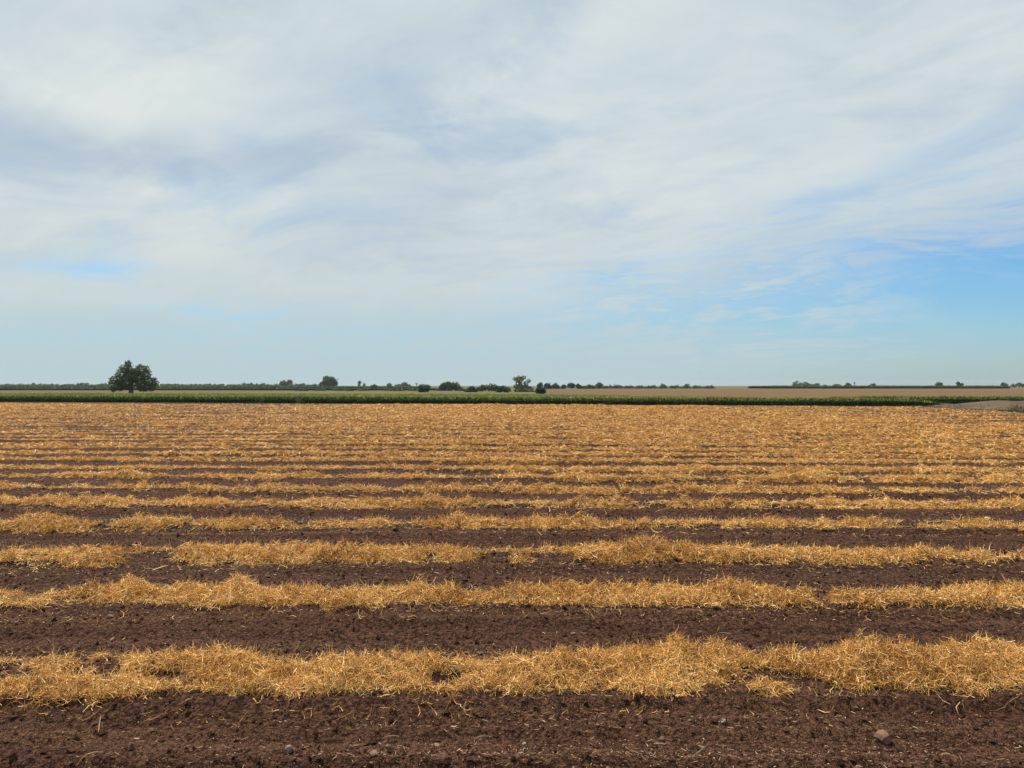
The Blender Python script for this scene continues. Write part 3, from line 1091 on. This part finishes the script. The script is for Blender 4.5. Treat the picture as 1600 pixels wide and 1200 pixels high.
for (px, spec, lab, mt) in (
        (845, [(844, 602, 4, 3), (843, 605, 4, 3)], 'round tree left of a touching pair right of the forked tree', 'dark_leaf'),
        (855, [(855, 602.5, 5, 3.6), (858, 605, 3.5, 3)], 'round tree right of a touching pair right of the forked tree', 'dark_leaf'),
        (868, [(868, 602, 4, 3), (867, 605, 5, 3), (872, 605, 3, 2.6)], 'rounded mid-green tree left of the lollipop-shaped tree', 'mid_leaf'),
        (881, [(881, 604, 3, 2.6), (880, 606, 3, 2)], 'small faded tree directly left of the lollipop-shaped tree', 'grey_leaf'),
        (892, [(892, 602, 5, 3.0), (895, 602.5, 3, 2.4), (889, 603, 3, 2)], 'lollipop-shaped dark tree with bare trunk on the horizon', 'dark_leaf'),
        (904, [(903, 602.5, 3, 2.2), (905, 604.5, 3.4, 2)], 'pale faded tree directly right of the lollipop-shaped tree', 'grey_leaf'),
        (922, [(921, 603.5, 3.4, 2.6), (926, 605, 4, 2.2), (914, 605.5, 5, 1.8)], 'mid-green tree left of the hazy dome on the horizon', 'mid_leaf'),
        (937, [(937, 602, 4.6, 3.4), (935, 604, 5, 2.4)], 'hazy dome-shaped tree in the hedge right of the lollipop tree', 'grey_leaf')):
    tree('field_tree', lab, at(px, D4), D4, px_lobes((px, 608), D4, spec), 520, .62, mt, trunk=.22)
# the continuous hedge to the right of it, as single trees
for i, px in enumerate([945, 950, 957, 961, 968, 973, 979, 984, 990, 996, 1001, 1008, 1013, 1021, 1027, 1033, 1038, 1043, 1050, 1058, 1064, 1069, 1075, 1080, 1086, 1092, 1099, 1106, 1114]):
    top = {1038: 600.3, 1080: 600.0, 961: 601.0, 1075: 601.0}.get(px, 601.4 + 2.4 * random.random() + max(0, (px - 1085) * .03))
    ry = (607.5 - top) / 2
    tree('hedge_tree', 'tree in the low hedge beyond the stubble, ' + ('toward its taller left end' if px < 1025 else 'toward its thinning right end'), at(px, 440), 440 + (i % 3) * 5,
         px_lobes((px, 608), 440, [(px, 607.4 - ry, random.uniform(2.2, 4.2), ry), (px + random.uniform(-4, 4), 606, 3, 1.7), (px + random.uniform(-2, 2), 605, 2.2, 2), (px + 3, 606.4, 6.5, 1.1)]), 260, .55, ('mid_leaf', 'dark_leaf', 'mid_leaf')[i % 3],
         group='low hedge trees beyond the stubble, ' + ('left end' if px < 1025 else 'right end'))
D5 = 560.0
for (px, spec, lab) in (
        (1247, [(1246, 599.5, 6, 4), (1242, 602, 4, 3.5), (1251, 602, 6, 3.6)], 'largest tree of the blue-green clump on the right horizon'),
        (1259, [(1258, 600.5, 4, 3.6), (1263, 602.5, 4, 2.8)], 'middle tree of the blue-green clump on the right horizon'),
        (1274, [(1276, 602, 4, 2.8), (1270, 603, 3.5, 2.2)], 'smallest tree of the blue-green clump on the right horizon, at its right end'),
        (1288, [(1288, 603.5, 2.4, 1.6), (1293, 604.5, 4, 1.2)], 'little low tree right of the blue-green clump'),
        (1308, [(1308, 602.5, 5, 2.2), (1305, 603.5, 4, 1.6)], 'flat-topped dark tree between the blue-green clump and the thin palm'),
        (1325, [(1325, 601.8, 4, 2.8), (1328, 602.8, 3, 2)], 'rounded dark tree directly left of the thin palm'),
        (1364, [(1363, 602, 3.6, 1.4), (1366, 601.3, 1.8, 1.4)], 'tree tops just showing over the maize right of the thin palm'),
        (1467, [(1467, 599.5, 2.6, 1.5), (1464, 601, 2, 1.4), (1470.5, 600.5, 1.4, 1.8)], 'pale small tree above the maize on the right horizon'),
        (1497, [(1497, 599, 1.5, 1.9), (1497, 600.5, 1.2, 1.6)], 'small dark upright tree above the maize at right'),
        (1503, [(1502.6, 601, 1.5, 1)], 'tiny bush just right of the small upright tree'),
        (1569, [(1568, 600.6, 3.4, 2), (1571, 601.6, 2.4, 1.6)], 'low rounded tree near the right edge of the horizon'),
        (1592, [(1592, 600.8, 4, 2.2), (1585, 602, 4, 1.6), (1599, 602, 4, 1.6)], 'spreading tree clump at the far right edge of the horizon')):
    mt = 'pale_leaf' if px == 1467 else 'grey_leaf' if px in (1247, 1259, 1274) else 'dark_leaf'
    tree('horizon_tree', lab, at(px, D5), D5, px_lobes((px, 606), D5, spec), 380, .75, mt, trunk=.25)
# far tree line at left, single trees low on the horizon
i = 0
for (a, b, where) in ((-10, 172, 'left of the large lone tree'), (246, 332, 'just right of the large lone tree'),
                      (334, 436, 'directly left of the two pale grey trees'), (456, 496, 'left of the dark dome tree')):
    px = a
    while px < b:
        w = random.uniform(2.4, 6.0)
        top = random.choice((598.4, 599.6, 600.4, 600.9, 601.4, 601.8, 600.7))
        if a == 246:
            top = 599.8 + random.uniform(0, .8)
        D = 820 + random.uniform(-40, 40)
        tree('far_tree', 'tree in the low horizon tree line ' + where, at(px, D), D,
             px_lobes((px, 604.4), D, [(px, (top + 604) / 2, w * .6, (604 - top) / 2), (px + w * random.uniform(-.6, .6), 602.8, w * .6, 1.2)]), 150, 1.0,
             ('mid_leaf', 'dark_leaf', 'grey_leaf')[i % 3], group='low tree line ' + where)
        px += w * random.uniform(.8, 1.5)
        i += 1


# scrub along the back of the crop, left of centre
for i, (px, rw) in enumerate(((470, 9), (492, 7), (515, 8), (545, 6), (560, 9), (597, 8), (622, 8), (641, 7), (682, 8), (722, 7))):
    tree('low_scrub', 'low olive scrub along the field margin behind the crop', at(px, 250), 250 + (i % 3) * 6,
         px_lobes((px, 611), 250, [(px, 609.3, rw, 1.6), (px + rw * .7, 609.8, rw * .7, 1.3)]), 260, .34, ('olive_leaf', 'mid_leaf')[i % 2],
         cat='shrub', group='low scrub behind the crop', limbs=1)


# ------------------------------------------------------------------ weeds
def weed(label, X, D, h, w, n, m_, name='weed_plant', zb=0.0, group=None):
    root = empty(name, (X, D, zb))
    tag(root, label, 'weed', group)
    ms = MB()
    for i in range(5):
        a = random.uniform(0, 6.28)
        r = random.uniform(.1, .8) * w
        tube(ms, [(0, 0, -.03), (r * .4 * math.cos(a), r * .4 * math.sin(a), h * .5), (r * math.cos(a), r * math.sin(a), h * .9)], [.012, .009, .004], 4)
    ms.build('stem', M['bark'], root)
    ml = MB()
    P = np.stack([rng.normal(0, w * .5, n), rng.normal(0, w * .5, n), rng.uniform(.1, 1, n) * h], 1)
    d = np.stack([rng.normal(0, 1, n), rng.normal(0, 1, n), rng.uniform(.2, 1.4, n)], 1)
    ribbons(ml, P, d, rng.uniform(.10, .22, n) * h ** .5, rng.uniform(.02, .05, n), 2, rng.uniform(-.5, .5, n), rng.uniform(.3, 1, n))
    ml.build('leaves', M[m_], root)


weed('pale weed standing in front of the green crop left of centre', at(467, 70.5), 70.5, .72, .30, 130, 'grey_leaf')
weed('darker olive weed in front of the green crop, left of the pale weed', at(409, 72.5), 72.5, .62, .26, 120, 'olive_leaf')


def bank_z(X, Y):
    i = np.clip(np.searchsorted(bank_X[0], X), 0, bank_X.shape[1] - 1)
    j = np.clip(np.searchsorted(bank_Y[:, 0], Y), 0, bank_Y.shape[0] - 1)
    return bank_Z[j, i]


def bank_grass():
    mb = MB()
    n = 9000
    y = rng.uniform(38, 66, n)
    x = 33.3 + 0.05 * (y - 48) + np.abs(rng.normal(0, 1.3, n)) - 0.4
    patch = fbm(x * 0.5, y * 0.45, 55, 2)
    near = np.clip((58 - y) / 8, 0.12, 1.0)
    keep = rng.random(n) < np.clip((patch - 0.36) * 5, 0.05, 1) * near
    x, y = x[keep], y[keep]
    n = len(x)
    z = bank_z(x, y)
    d = np.stack([rng.normal(0, .5, n), rng.normal(0, .5, n), np.ones(n)], 1)
    ribbons(mb, np.stack([x, y, z - .02], 1), d, rng.uniform(.12, .42, n), rng.uniform(.02, .05, n), 2, rng.uniform(-.6, .6, n), rng.random(n))
    tag(mb.build('bank_grass', M['olive_leaf']), 'olive grass tufts along the foot of the dirt bank', 'grass', kind='stuff')


bank_grass()


# ------------------------------------------------------------------ air
def haze():
    s = 2600.0
    z0, z1 = -1.2, 16.0
    mb = MB()
    mb.add([(-s, -s, z0), (s, -s, z0), (s, s, z0), (-s, s, z0), (-s, -s, z1), (s, -s, z1), (s, s, z1), (-s, s, z1)],
           [(3, 2, 1, 0), (4, 5, 6, 7), (0, 1, 5, 4), (1, 2, 6, 5), (2, 3, 7, 6), (3, 0, 4, 7)])
    m_ = bpy.data.materials.new('haze')
    m_.use_nodes = True
    t = m_.node_tree
    for n in list(t.nodes):
        t.nodes.remove(n)
    out = t.nodes.new('ShaderNodeOutputMaterial')
    pv = t.nodes.new('ShaderNodeVolumePrincipled')
    pv.inputs['Color'].default_value = (.80, .88, .95, 1)
    pv.inputs['Density'].default_value = 0.00011
    t.links.new(pv.outputs[0], out.inputs['Volume'])
    tag(mb.build('haze', m_), 'faint pale haze in the air over the fields', 'haze', kind='stuff')


haze()
